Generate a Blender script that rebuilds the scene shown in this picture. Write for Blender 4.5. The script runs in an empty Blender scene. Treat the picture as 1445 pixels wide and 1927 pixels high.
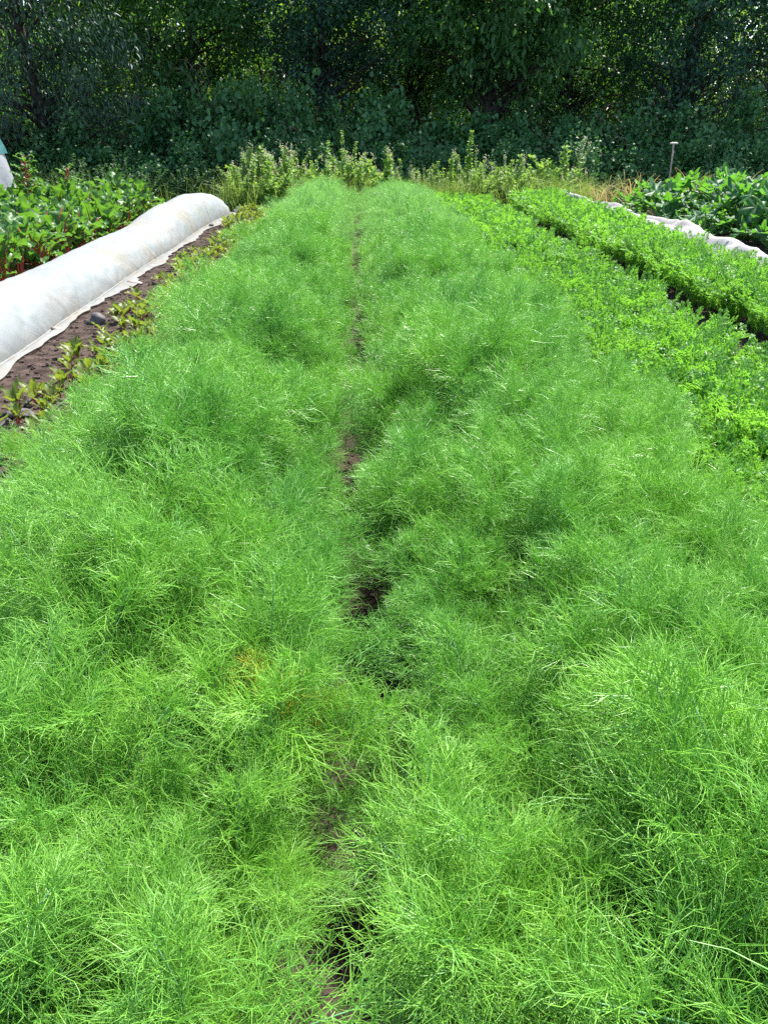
import bpy, math, random
import numpy as np
from mathutils import Vector, Matrix

# ------------------------------------------------------------------ scene, camera, light
S = bpy.context.scene
COL = S.collection
R = math.radians
SUN_AZ, SUN_EL = R(34), R(60)          # ahead of the camera and to the right, high

cam_d = bpy.data.cameras.new('camera'); cam = bpy.data.objects.new('camera', cam_d); COL.objects.link(cam)
cam.location = (0, 0, 1.65)
cam.rotation_euler = (R(90 - 26.57), 0, R(-1.86))
cam_d.sensor_fit = 'VERTICAL'; cam_d.sensor_height = 36.0
cam_d.lens = 36.0 * 1447 / 1927
cam_d.clip_start = 0.05; cam_d.clip_end = 2000
S.camera = cam

W = bpy.data.worlds.new('World'); S.world = W; W.use_nodes = True
wn = W.node_tree.nodes; wn.clear()
sky = wn.new('ShaderNodeTexSky'); sky.sky_type = 'NISHITA'; sky.sun_disc = False
sky.sun_elevation = SUN_EL; sky.sun_rotation = SUN_AZ
bg = wn.new('ShaderNodeBackground'); bg.inputs['Strength'].default_value = 0.15
wo = wn.new('ShaderNodeOutputWorld')
W.node_tree.links.new(sky.outputs[0], bg.inputs[0]); W.node_tree.links.new(bg.outputs[0], wo.inputs[0])

sd = bpy.data.lights.new('sun', 'SUN'); sd.energy = 4.8; sd.angle = R(0.55); sd.color = (1.0, 0.96, 0.88)
sun = bpy.data.objects.new('sun', sd); COL.objects.link(sun)
to_sun = Vector((math.sin(SUN_AZ) * math.cos(SUN_EL), math.cos(SUN_AZ) * math.cos(SUN_EL), math.sin(SUN_EL)))
sun.rotation_euler = (-to_sun).to_track_quat('-Z', 'Y').to_euler()
sun.location = (6, 10, 14)

S.view_settings.view_transform = 'Standard'; S.view_settings.look = 'None'
S.view_settings.exposure = 1.5; S.view_settings.gamma = 1; S.view_settings.use_curve_mapping = False
S.cycles.use_denoising = False; S.cycles.sample_clamp_direct = 12; S.cycles.sample_clamp_indirect = 4
S.cycles.max_bounces = 8; S.cycles.diffuse_bounces = 4; S.cycles.transmission_bounces = 6
S.cycles.transparent_max_bounces = 8; S.cycles.caustics_reflective = False; S.cycles.caustics_refractive = False

rng = np.random.default_rng(11)
random.seed(5)

# ------------------------------------------------------------------ object helpers
def tag(o, label=None, cat=None, group=None, kind=None):
    if label: o['label'] = label
    if cat: o['category'] = cat
    if group: o['group'] = group
    if kind: o['kind'] = kind
    return o

def empty(name, loc=(0, 0, 0), rz=0.0, scale=1.0):
    o = bpy.data.objects.new(name, None); COL.objects.link(o)
    o.empty_display_size = 0.1
    o.location = loc; o.rotation_euler = (0, 0, rz); o.scale = (scale,) * 3
    return o

def place(name, mesh, loc=(0, 0, 0), rot=(0, 0, 0), scale=1.0, parent=None):
    o = bpy.data.objects.new(name, mesh); COL.objects.link(o)
    o.location = loc; o.rotation_euler = rot
    o.scale = (scale,) * 3 if np.isscalar(scale) else scale
    if parent: o.parent = parent
    return o

def copy_tree(o, parent=None):
    c = o.copy(); COL.objects.link(c)
    if parent: c.parent = parent
    for ch in o.children: copy_tree(ch, c)
    return c

class MB:
    """collects vertices and faces; mesh() makes one mesh datablock of them"""
    def __init__(self): self.V = []; self.F = []; self.n = 0
    def add(self, V, F, mi=0):
        V = np.asarray(V, float).reshape(-1, 3)
        for f in (F if isinstance(F, list) else [F]):
            f = np.asarray(f, int)
            if f.size: self.F.append((f + self.n, mi))
        self.V.append(V); self.n += len(V)
        return self
    def mesh(self, name, mats, smooth=True):
        me = bpy.data.meshes.new(name)
        V = np.concatenate(self.V)
        me.vertices.add(len(V)); me.vertices.foreach_set('co', V.astype(np.float32).ravel())
        lv = np.concatenate([f.ravel() for f, _ in self.F])
        tot = np.concatenate([np.full(len(f), f.shape[1]) for f, _ in self.F])
        mi = np.concatenate([np.full(len(f), m) for f, m in self.F])
        st = np.concatenate([[0], np.cumsum(tot)[:-1]])
        me.loops.add(len(lv)); me.loops.foreach_set('vertex_index', lv.astype(np.int32))
        me.polygons.add(len(tot)); me.polygons.foreach_set('loop_start', st.astype(np.int32))
        me.polygons.foreach_set('loop_total', tot.astype(np.int32))
        me.polygons.foreach_set('material_index', mi.astype(np.int32))
        me.polygons.foreach_set('use_smooth', np.full(len(tot), bool(smooth)))
        for m in (mats if isinstance(mats, (list, tuple)) else [mats]): me.materials.append(m)
        me.update(calc_edges=True)
        return me

def norm(a):
    a = np.asarray(a, float)
    return a / np.maximum(np.linalg.norm(a, axis=-1, keepdims=True), 1e-9)

def perp(d, g):
    """random unit vectors at right angles to d"""
    r = g.normal(size=d.shape)
    r -= (r * d).sum(-1, keepdims=True) * d
    return norm(r)

def ribbons(mb, P, w, g, tip=0.25, mi=0):
    """P (n,k,3): thin strips, facing at random, narrowing to the tip"""
    n, k, _ = P.shape
    d = norm(P[:, -1] - P[:, 0]); s = perp(d, g)
    wk = np.linspace(1, tip, k)
    off = s[:, None, :] * (np.asarray(w).reshape(-1, 1, 1) * wk[None, :, None] * 0.5)
    V = np.stack([P - off, P + off], 2).reshape(n, k * 2, 3)
    base = np.array([[2 * i, 2 * i + 1, 2 * i + 3, 2 * i + 2] for i in range(k - 1)])
    F = (base[None] + (np.arange(n) * 2 * k)[:, None, None]).reshape(-1, 4)
    mb.add(V.reshape(-1, 3), F, mi)

def tube(mb, path, radii, sides=6, mi=0, cap=True):
    path = np.asarray(path, float); k = len(path); radii = np.broadcast_to(radii, (k,))
    t = norm(np.gradient(path, axis=0))
    ref = np.array([0.31, 0.12, 0.95]); ref = np.where(np.abs(t @ ref)[:, None] > 0.97, np.array([1.0, 0.1, 0]), ref)
    a = norm(np.cross(t, ref)); b = np.cross(t, a)
    th = np.linspace(0, 2 * np.pi, sides, endpoint=False)
    V = path[:, None] + radii[:, None, None] * (np.cos(th)[None, :, None] * a[:, None] + np.sin(th)[None, :, None] * b[:, None])
    F = [[i * sides + j, i * sides + (j + 1) % sides, (i + 1) * sides + (j + 1) % sides, (i + 1) * sides + j]
         for i in range(k - 1) for j in range(sides)]
    V = V.reshape(-1, 3); fl = [np.array(F)]
    if cap:
        V = np.vstack([V, path[0], path[-1]])
        fl.append(np.array([[k * sides, (j + 1) % sides, j] for j in range(sides)] +
                           [[k * sides + 1, (k - 1) * sides + j, (k - 1) * sides + (j + 1) % sides] for j in range(sides)]))
    mb.add(V, fl, mi)

def scatter(mb, tV, tF, pos, d, up, s, mi=0):
    """copies of a template (x across, y along, z normal) at pos, pointing along d, facing up"""
    d = norm(d); x = norm(np.cross(d, up)); z = np.cross(x, d)
    n = len(pos); s = np.broadcast_to(s, (n,))
    V = pos[:, None] + s[:, None, None] * (tV[None, :, 0:1] * x[:, None] + tV[None, :, 1:2] * d[:, None] + tV[None, :, 2:3] * z[:, None])
    off = (np.arange(n) * len(tV))[:, None, None]
    mb.add(V.reshape(-1, 3), [(f[None] + off).reshape(-1, f.shape[1]) for f in tF], mi)

def strands(mb, P, w, g, tip=0.25, mi=0):
    """P (n,k,3): thin three-sided stalks that shade as round"""
    n, k, _ = P.shape
    d = norm(P[:, -1] - P[:, 0]); s = perp(d, g); b = np.cross(d, s)
    wk = np.linspace(1, tip, k) * 0.5; th = np.array([0, 2.0944, 4.18879])
    ring = np.cos(th)[None, :, None] * s[:, None] + np.sin(th)[None, :, None] * b[:, None]
    V = P[:, :, None] + np.asarray(w).reshape(-1, 1, 1, 1) * wk[None, :, None, None] * ring[:, None]
    base = np.array([[3 * i + j, 3 * i + (j + 1) % 3, 3 * i + 3 + (j + 1) % 3, 3 * i + 3 + j] for i in range(k - 1) for j in range(3)])
    F = (base[None] + (np.arange(n) * 3 * k)[:, None, None]).reshape(-1, 4)
    mb.add(V.reshape(-1, 3), F, mi)

# smooth value noise on arrays (for shaping, not for colour)
_tab = np.random.default_rng(3).random((64, 64))
def vnoise(x, y):
    x = np.asarray(x, float); y = np.asarray(y, float)
    xi = np.floor(x).astype(int); yi = np.floor(y).astype(int); fx = x - xi; fy = y - yi
    fx = fx * fx * (3 - 2 * fx); fy = fy * fy * (3 - 2 * fy)
    g = lambda a, b: _tab[a % 64, b % 64]
    return (g(xi, yi) * (1 - fx) + g(xi + 1, yi) * fx) * (1 - fy) + (g(xi, yi + 1) * (1 - fx) + g(xi + 1, yi + 1) * fx) * fy
def fbm(x, y, o=4):
    r = 0; a = 0.5
    for i in range(o):
        r = r + a * (vnoise(x * 2 ** i + 7.3 * i, y * 2 ** i + 3.1 * i) - 0.5); a *= 0.5
    return r

def grid_mesh(mb, X, Y, Z, mi=0):
    h, w = X.shape
    i = np.arange(h * w).reshape(h, w)
    F = np.stack([i[:-1, :-1], i[:-1, 1:], i[1:, 1:], i[1:, :-1]], -1).reshape(-1, 4)
    mb.add(np.stack([X, Y, Z], -1).reshape(-1, 3), F, mi)

# ------------------------------------------------------------------ materials
def new_mat(name):
    m = bpy.data.materials.new(name); m.use_nodes = True
    nt = m.node_tree; nt.nodes.clear()
    return m, nt, lambda t: nt.nodes.new(t), nt.links.new

def mixcol(nt, a, b, fac):
    n = nt.nodes.new('ShaderNodeMix'); n.data_type = 'RGBA'
    for sock, v in ((n.inputs[6], a), (n.inputs[7], b), (n.inputs[0], fac)):
        if hasattr(v, 'is_linked') or hasattr(v, 'links'): nt.links.new(v, sock)
        else: sock.default_value = (*v, 1) if isinstance(v, tuple) else v
    return n.outputs[2]

def leaf_mat(name, a, b, trans, tmix=0.4, rough=0.5, spec=0.4, nscale=1.5, wpos=True, patch=None):
    """a..b: the kind's own colours, mixed leaf by leaf and by clumps; trans: light coming through the leaf"""
    m, nt, N, L = new_mat(name)
    geo = N('ShaderNodeNewGeometry'); oi = N('ShaderNodeObjectInfo')
    no = N('ShaderNodeTexNoise'); no.inputs['Scale'].default_value = nscale; no.inputs['Detail'].default_value = 2
    L(geo.outputs['Position'], no.inputs['Vector'])
    def math_(op, x, y):
        q = N('ShaderNodeMath'); q.operation = op
        for i, v in enumerate((x, y)):
            if isinstance(v, (int, float)): q.inputs[i].default_value = v
            else: L(v, q.inputs[i])
        return q.outputs[0]
    f = math_('MULTIPLY', geo.outputs['Random Per Island'], 0.45)
    f = math_('ADD', f, math_('MULTIPLY', oi.outputs['Random'], 0.25))
    f = math_('ADD', f, math_('MULTIPLY', math_('SUBTRACT', no.outputs[0], 0.35), 1.1))
    col = mixcol(nt, a, b, f)
    tc = mixcol(nt, tuple(t * 0.75 for t in trans), trans, f)
    if patch:
        pn = N('ShaderNodeTexNoise'); pn.inputs['Scale'].default_value = patch[1]; pn.inputs['Detail'].default_value = 3
        tco = N('ShaderNodeTexCoord'); L(tco.outputs['Object'], pn.inputs['Vector'])
        rp = N('ShaderNodeValToRGB'); rp.color_ramp.elements[0].position = patch[2]; rp.color_ramp.elements[1].position = patch[2] + 0.08
        L(pn.outputs[0], rp.inputs[0]); col = mixcol(nt, col, patch[0], rp.outputs[0])
    p = N('ShaderNodeBsdfPrincipled'); L(col, p.inputs['Base Color'])
    p.inputs['Roughness'].default_value = rough; p.inputs['Specular IOR Level'].default_value = spec
    t = N('ShaderNodeBsdfTranslucent'); L(tc, t.inputs['Color'])
    mx = N('ShaderNodeMixShader'); mx.inputs[0].default_value = tmix
    L(p.outputs[0], mx.inputs[1]); L(t.outputs[0], mx.inputs[2])
    o = N('ShaderNodeOutputMaterial'); L(mx.outputs[0], o.inputs[0])
    return m

def plain_mat(name, a, b, rough=0.8, nscale=20.0, bump=0.3, bscale=60.0, spec=0.3, metallic=0.0):
    m, nt, N, L = new_mat(name)
    tc = N('ShaderNodeTexCoord')
    no = N('ShaderNodeTexNoise'); no.inputs['Scale'].default_value = nscale; no.inputs['Detail'].default_value = 6
    L(tc.outputs['Object'], no.inputs['Vector'])
    rp = N('ShaderNodeValToRGB'); rp.color_ramp.elements[0].position = 0.35; rp.color_ramp.elements[1].position = 0.68
    rp.color_ramp.elements[0].color = (*a, 1); rp.color_ramp.elements[1].color = (*b, 1)
    L(no.outputs[0], rp.inputs[0])
    p = N('ShaderNodeBsdfPrincipled'); L(rp.outputs[0], p.inputs['Base Color'])
    p.inputs['Roughness'].default_value = rough; p.inputs['Specular IOR Level'].default_value = spec
    p.inputs['Metallic'].default_value = metallic
    n2 = N('ShaderNodeTexNoise'); n2.inputs['Scale'].default_value = bscale; n2.inputs['Detail'].default_value = 5
    L(tc.outputs['Object'], n2.inputs['Vector'])
    bp = N('ShaderNodeBump'); bp.inputs['Strength'].default_value = bump; bp.inputs['Distance'].default_value = 0.02
    L(n2.outputs[0], bp.inputs['Height']); L(bp.outputs[0], p.inputs['Normal'])
    o = N('ShaderNodeOutputMaterial'); L(p.outputs[0], o.inputs[0])
    return m

def fleece_mat(name, base, dirt, tmix=0.35, clear=0.06, mark=None):
    """thin woven cover: pale, lets light through, mud-splashed"""
    m, nt, N, L = new_mat(name)
    tc = N('ShaderNodeTexCoord')
    no = N('ShaderNodeTexNoise'); no.inputs['Scale'].default_value = 1.6; no.inputs['Detail'].default_value = 7; no.inputs['Roughness'].default_value = 0.65
    L(tc.outputs['Object'], no.inputs['Vector'])
    rp = N('ShaderNodeValToRGB'); rp.color_ramp.elements[0].position = 0.45; rp.color_ramp.elements[1].position = 0.75
    L(no.outputs[0], rp.inputs[0])
    col = mixcol(nt, base, dirt, rp.outputs[0])
    # mud splashed up from the soil along the hem
    sp = N('ShaderNodeSeparateXYZ'); L(tc.outputs['Object'], sp.inputs[0])
    mr = N('ShaderNodeMapRange'); mr.inputs['From Min'].default_value = 0.16; mr.inputs['From Max'].default_value = 0.0
    L(sp.outputs['Z'], mr.inputs['Value'])
    mm = N('ShaderNodeMath'); mm.operation = 'MULTIPLY'; L(mr.outputs[0], mm.inputs[0])
    n3 = N('ShaderNodeTexNoise'); n3.inputs['Scale'].default_value = 14; n3.inputs['Detail'].default_value = 6
    L(tc.outputs['Object'], n3.inputs['Vector']); L(n3.outputs[0], mm.inputs[1])
    col = mixcol(nt, col, tuple(d * 0.8 for d in dirt), mm.outputs[0])
    if mark:
        vo = N('ShaderNodeTexVoronoi'); vo.inputs['Scale'].default_value = mark[1]; L(tc.outputs['Object'], vo.inputs['Vector'])
        r2 = N('ShaderNodeValToRGB'); r2.color_ramp.elements[0].position = mark[2]; r2.color_ramp.elements[1].position = mark[2] + 0.03
        r2.color_ramp.elements[0].color = (1, 1, 1, 1); r2.color_ramp.elements[1].color = (0, 0, 0, 1)
        L(vo.outputs['Distance'], r2.inputs[0]); col = mixcol(nt, col, mark[0], r2.outputs[0])
    p = N('ShaderNodeBsdfPrincipled'); L(col, p.inputs['Base Color'])
    p.inputs['Roughness'].default_value = 0.55; p.inputs['Specular IOR Level'].default_value = 0.35
    t = N('ShaderNodeBsdfTranslucent'); L(col, t.inputs['Color'])
    mx = N('ShaderNodeMixShader'); mx.inputs[0].default_value = tmix
    L(p.outputs[0], mx.inputs[1]); L(t.outputs[0], mx.inputs[2])
    tr = N('ShaderNodeBsdfTransparent'); m2 = N('ShaderNodeMixShader'); m2.inputs[0].default_value = clear
    L(mx.outputs[0], m2.inputs[1]); L(tr.outputs[0], m2.inputs[2])
    wv = N('ShaderNodeTexNoise'); wv.inputs['Scale'].default_value = 5; wv.inputs['Detail'].default_value = 7; wv.inputs['Distortion'].default_value = 1.2; wv.inputs['Roughness'].default_value = 0.6
    L(tc.outputs['Object'], wv.inputs['Vector'])
    bp = N('ShaderNodeBump'); bp.inputs['Strength'].default_value = 0.28; bp.inputs['Distance'].default_value = 0.04
    L(wv.outputs[0], bp.inputs['Height'])
    for s in (p, t): L(bp.outputs[0], s.inputs['Normal'])
    o = N('ShaderNodeOutputMaterial'); L(m2.outputs[0], o.inputs[0])
    return m

M = {}
M['fennel'] = leaf_mat('fennel_green', (0.095, 0.33, 0.08), (0.33, 0.58, 0.075), (0.54, 0.92, 0.18), 0.36, 0.32, 0.65, 1.3)
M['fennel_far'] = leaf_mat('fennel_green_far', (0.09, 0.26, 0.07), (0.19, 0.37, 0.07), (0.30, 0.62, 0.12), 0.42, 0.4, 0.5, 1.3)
M['fennel_yellow'] = leaf_mat('fennel_yellowing', (0.24, 0.42, 0.06), (0.60, 0.53, 0.05), (0.8, 0.85, 0.12), 0.35, 0.45, 0.4, 14)
M['fennel_stem'] = leaf_mat('fennel_stem', (0.11, 0.30, 0.11), (0.22, 0.44, 0.18), (0.2, 0.5, 0.12), 0.15, 0.5, 0.35, 4)
M['carrot'] = leaf_mat('carrot_leaf', (0.05, 0.20, 0.025), (0.15, 0.33, 0.035), (0.26, 0.58, 0.05), 0.45, 0.42, 0.45, 1.3)
M['beet'] = leaf_mat('beet_leaf', (0.045, 0.125, 0.025), (0.17, 0.19, 0.035), (0.26, 0.35, 0.03), 0.40, 0.45, 0.35, 9)
M['beet_stalk'] = leaf_mat('beet_stalk', (0.22, 0.025, 0.035), (0.36, 0.06, 0.06), (0.35, 0.05, 0.04), 0.15, 0.35, 0.5, 6)
M['chard'] = leaf_mat('chard_leaf', (0.020, 0.085, 0.022), (0.075, 0.17, 0.03), (0.17, 0.40, 0.03), 0.34, 0.45, 0.32, 3)
M['chard_stalk'] = leaf_mat('chard_stalk', (0.36, 0.03, 0.03), (0.52, 0.13, 0.06), (0.5, 0.08, 0.04), 0.2, 0.3, 0.5, 5)
M['courgette'] = leaf_mat('courgette_leaf', (0.014, 0.075, 0.03), (0.035, 0.12, 0.03), (0.15, 0.42, 0.03), 0.40, 0.5, 0.3, 4,
                          patch=((0.10, 0.19, 0.09), 14.0, 0.62))
M['courgette_stalk'] = leaf_mat('courgette_stalk', (0.07, 0.2, 0.04), (0.14, 0.28, 0.07), (0.15, 0.3, 0.06), 0.15, 0.4, 0.4, 5)
M['dry'] = leaf_mat('dried_leaf', (0.36, 0.29, 0.11), (0.52, 0.43, 0.20), (0.5, 0.40, 0.14), 0.35, 0.6, 0.25, 5)
M['bramble'] = leaf_mat('bramble_leaf', (0.028, 0.105, 0.040), (0.070, 0.165, 0.052), (0.10, 0.28, 0.05), 0.28, 0.5, 0.28, 0.9)
M['cane'] = plain_mat('bramble_cane', (0.06, 0.03, 0.025), (0.13, 0.09, 0.065), 0.6, 8)
M['tree'] = leaf_mat('tree_leaf', (0.030, 0.100, 0.030), (0.065, 0.150, 0.040), (0.14, 0.36, 0.04), 0.34, 0.5, 0.28, 0.6)
M['tree_dark'] = leaf_mat('dark_tree_leaf', (0.018, 0.064, 0.041), (0.038, 0.098, 0.053), (0.068, 0.203, 0.053), 0.3, 0.5, 0.28, 0.6)
M['willow'] = leaf_mat('drooping_tree_leaf', (0.025, 0.065, 0.040), (0.054, 0.097, 0.054), (0.072, 0.180, 0.043), 0.25, 0.5, 0.28, 0.7)
M['sunny'] = leaf_mat('far_tree_leaf', (0.03, 0.10, 0.018), (0.08, 0.16, 0.022), (0.26, 0.44, 0.035), 0.5, 0.45, 0.3, 0.6)
M['bark'] = plain_mat('bark', (0.02, 0.018, 0.015), (0.06, 0.052, 0.04), 0.9, 9, 0.8, 25)
M['weed'] = leaf_mat('weed_leaf', (0.10, 0.25, 0.04), (0.20, 0.34, 0.07), (0.34, 0.54, 0.07), 0.42, 0.5, 0.35, 2.5)
M['weed_grey'] = leaf_mat('pale_weed_leaf', (0.12, 0.24, 0.07), (0.22, 0.33, 0.12), (0.3, 0.46, 0.09), 0.38, 0.5, 0.3, 3)
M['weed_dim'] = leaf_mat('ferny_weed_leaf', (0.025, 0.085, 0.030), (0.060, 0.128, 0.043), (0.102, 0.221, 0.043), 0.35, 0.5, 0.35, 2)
M['flower'] = leaf_mat('weed_flower', (0.45, 0.42, 0.26), (0.6, 0.55, 0.4), (0.6, 0.55, 0.35), 0.3, 0.6, 0.2, 5)
M['grass'] = leaf_mat('grass_blade', (0.08, 0.20, 0.03), (0.24, 0.31, 0.07), (0.32, 0.46, 0.08), 0.42, 0.5, 0.35, 1.6)
M['soil'] = plain_mat('soil', (0.026, 0.018, 0.014), (0.085, 0.060, 0.050), 0.95, 9, 1.0, 45, 0.1)
M['clod'] = plain_mat('soil_clod', (0.038, 0.027, 0.022), (0.12, 0.09, 0.075), 0.95, 30, 0.8, 90, 0.15)
M['stone'] = plain_mat('stone', (0.22, 0.17, 0.14), (0.42, 0.36, 0.31), 0.8, 18, 0.5, 50)
M['stone_dark'] = plain_mat('dark_stone', (0.06, 0.055, 0.055), (0.15, 0.13, 0.125), 0.8, 18, 0.5, 50)
M['stone_pale'] = plain_mat('pale_stone', (0.5, 0.42, 0.35), (0.72, 0.64, 0.56), 0.8, 12, 0.4, 40)
M['hose'] = plain_mat('hose_rubber', (0.02, 0.022, 0.024), (0.05, 0.05, 0.055), 0.5, 12, 0.1, 40, 0.4)
M['wood'] = plain_mat('worn_wood', (0.22, 0.17, 0.14), (0.36, 0.29, 0.25), 0.7, 14, 0.3, 60)
M['steel'] = plain_mat('worn_steel', (0.25, 0.25, 0.25), (0.4, 0.4, 0.4), 0.45, 10, 0.2, 40, 0.5, 0.9)
M['pipe'] = plain_mat('pale_blue_plastic', (0.42, 0.52, 0.58), (0.6, 0.68, 0.72), 0.35, 6, 0.05, 20, 0.5)
M['fleece'] = fleece_mat('fleece_cover', (0.42, 0.45, 0.46), (0.46, 0.41, 0.33), 0.45, 0.15)
M['fleece_net'] = fleece_mat('crumpled_fleece', (0.56, 0.54, 0.52), (0.46, 0.41, 0.38), 0.35, 0.04, ((0.13, 0.17, 0.19), 3.3, 0.085))
M['poly'] = fleece_mat('polythene', (0.52, 0.54, 0.56), (0.42, 0.43, 0.45), 0.45, 0.12)
M['net'] = fleece_mat('shade_net', (0.06, 0.22, 0.22), (0.09, 0.28, 0.27), 0.35, 0.18)

def in_view(x, y, m=0.45):
    """inside the wedge the camera covers, widened by m metres"""
    return -0.468 * y - m < x < 0.535 * y + m

# ------------------------------------------------------------------ ground
def nonuni(fine0, fine1, step, far, far0):
    a = np.arange(fine0, fine1 + 1e-6, step)
    o = np.geomspace(0.4, far, 16)
    return np.concatenate([(fine0 - o)[::-1], a, fine1 + o])
xs = nonuni(-4.4, 6.4, 0.05, 600, 0); ys = nonuni(0.3, 19.0, 0.06, 600, 0)
GX, GY = np.meshgrid(xs, ys)
def ground_z(x, y):
    x = np.asarray(x, float); y = np.asarray(y, float)
    z = 0.05 * fbm(x * 2.1, y * 2.1, 4) + 0.03 * fbm(x * 9, y * 9, 2)
    z = z - 0.05 * np.exp(-((x + 0.02) / 0.10) ** 2)
    near = (np.abs(x) < 14) & (y > -2) & (y < 30)
    return np.where(near, z, 0.0)
mb = MB(); grid_mesh(mb, GX, GY, ground_z(GX, GY))
tag(place('soil_ground', mb.mesh('soil_ground', M['soil'])), kind='structure')

# small clods and grit on the bare strip and in the gap between the beds
def lump(g, n=2):
    import itertools
    t = (1 + 5 ** 0.5) / 2
    v = np.array([(-1, t, 0), (1, t, 0), (-1, -t, 0), (1, -t, 0), (0, -1, t), (0, 1, t), (0, -1, -t), (0, 1, -t), (t, 0, -1), (t, 0, 1), (-t, 0, -1), (-t, 0, 1)], float)
    f = [(0, 11, 5), (0, 5, 1), (0, 1, 7), (0, 7, 10), (0, 10, 11), (1, 5, 9), (5, 11, 4), (11, 10, 2), (10, 7, 6), (7, 1, 8), (3, 9, 4), (3, 4, 2), (3, 2, 6), (3, 6, 8), (3, 8, 9), (4, 9, 5), (2, 4, 11), (6, 2, 10), (8, 6, 7), (9, 8, 1)]
    v = norm(v)
    for _ in range(n):
        mid = {}; v = list(v); nf = []
        def m(a, b):
            k = (min(a, b), max(a, b))
            if k not in mid: v.append(norm((np.array(v[a]) + v[b]) / 2)); mid[k] = len(v) - 1
            return mid[k]
        for a, b, c in f:
            x, y, z = m(a, b), m(b, c), m(c, a); nf += [(a, x, z), (b, y, x), (c, z, y), (x, y, z)]
        f = nf; v = np.array(v)
    ph = g.random(9) * 9
    r = 1 + 0.22 * np.sin(v[:, 0] * 3.1 + ph[0]) * np.sin(v[:, 1] * 2.7 + ph[1]) + 0.16 * np.sin(v[:, 2] * 4.3 + ph[2] + 2 * v[:, 0]) + 0.10 * np.sin(v[:, 1] * 7 + ph[3]) * np.sin(v[:, 0] * 6.1 + ph[4])
    return v * r[:, None], np.array(f)
mb = MB()
lv, lf = lump(rng, 1)
n = 16000
cx = np.where(rng.random(n) < 0.72, rng.uniform(-2.95, -1.5, n), rng.normal(-0.03, 0.11, n)); cy = rng.uniform(0.75, 1, n) * 0 + np.where(cx < -1, rng.uniform(3.3, 18.2, n) ** 1.0, 0.7 + 4.5 * rng.random(n) ** 2.2)
cs = (0.003 + 0.016 * rng.random(n) ** 6) * np.where(cx > -1, 0.62, 1)
P = np.stack([cx, cy, ground_z(cx, cy) + cs * 0.3], 1)
scatter(mb, lv * np.array([1, 1.2, 0.75]), [lf], P, perp(np.tile([0, 0, 1.0], (n, 1)), rng), np.tile([0, 0, 1.0], (n, 1)) + rng.normal(size=(n, 3)) * 0.5, cs)
tag(place('soil_clods', mb.mesh('soil_clods', M['clod'], False)), 'small brown clods and grit lying on the bare soil strip', 'soil clods', kind='stuff')

# ------------------------------------------------------------------ fennel
UP = np.array([0, 0, 1.0])
def frond(g, nodes, nsub, nthr, w, L=0.60, tilt=(8, 58), bare=0.24, plen=0.17, make=strands):
    """one finely divided frond: a rachis, side branches, and forking threads; leans towards +x"""
    k = 14; tt = np.linspace(0, 1, k)
    ang = np.radians(tilt[0] + (tilt[1] - tilt[0]) * tt ** 1.4); wob = 0.12 * np.sin(tt * 5 + g.random() * 6)
    dirs = np.stack([np.sin(ang) * np.cos(wob), np.sin(ang) * np.sin(wob) + 0.3 * wob, np.cos(ang)], 1)
    path = np.concatenate([[[0, 0, 0]], np.cumsum(norm(dirs) * L / (k - 1), 0)[:-1]])
    mb = MB(); tube(mb, path, np.linspace(0.0042, 0.0010, k), 5, 1)
    def at(t):
        return np.stack([np.interp(t, tt, path[:, i]) for i in range(3)], -1), norm(np.stack([np.interp(t, tt, dirs[:, i]) for i in range(3)], -1))
    t = np.repeat(np.linspace(bare, 0.985, nodes) + g.normal(0, 0.012, nodes), 2); t = np.clip(t, 0.1, 1)
    p, d = at(t); n = len(t)
    lat = perp(d, g); lat[1::2] = norm(-lat[0::2] + 0.5 * g.normal(size=lat[0::2].shape))
    bd = norm(0.62 * d + 0.85 * lat + 0.22 * UP + 0.12 * g.normal(size=d.shape))
    rel = (t - bare) / (1 - bare)
    lb = plen * (1 - rel) ** 0.75 * (0.75 + 0.5 * g.random(n)) * np.minimum(1, 0.55 + rel * 2) + 0.035
    bend = norm(bd + 0.25 * UP) * 0.5 + 0.35 * d
    mid = p + bd * lb[:, None] * 0.5; end = p + norm(bd + 0.28 * bend) * lb[:, None]
    make(mb, np.stack([p, mid, end], 1), np.full(n, w * 1.5), g, 0.6)
    # sub-branches
    u = np.linspace(0.16, 1.0, nsub); U = np.tile(np.repeat(u, 2), n); I = np.repeat(np.arange(n), nsub * 2)
    U = np.clip(U + g.normal(0, 0.03, len(U)), 0.05, 1)
    sp = np.where(U[:, None] < 0.5, p[I] + (mid - p)[I] * (U[:, None] * 2), mid[I] + (end - mid)[I] * (U[:, None] * 2 - 1))
    bt = norm(end - p)[I]; sl = perp(bt, g)
    sdv = norm(0.8 * bt + 0.75 * sl + 0.15 * UP)
    ls = (0.066 * (1 - 0.5 * U) + 0.02) * (0.7 + 0.6 * g.random(len(U))) * np.clip(lb[I] / 0.11, 0.5, 1.15)
    se = sp + sdv * ls[:, None]
    make(mb, np.stack([sp, se], 1), np.full(len(U), w * 1.1), g, 0.7)
    # threads
    J = np.repeat(np.arange(len(U)), nthr); v = np.tile(np.linspace(0.35, 1.0, nthr), len(U))
    tp = sp[J] + (se - sp)[J] * v[:, None]
    td = norm(0.85 * sdv[J] + 0.55 * perp(sdv[J], g) + 0.12 * UP)
    tl = (0.026 + 0.050 * g.random(len(J))) * np.clip(lb[np.repeat(I, nthr)] / 0.10, 0.6, 1.15)
    cur = g.normal(size=td.shape) * 0.22
    make(mb, np.stack([tp, tp + td * tl[:, None] * 0.55, tp + norm(td + cur) * tl[:, None]], 1), w * (0.75 + 0.5 * g.random(len(J))), g, 0.3)
    return mb

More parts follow.
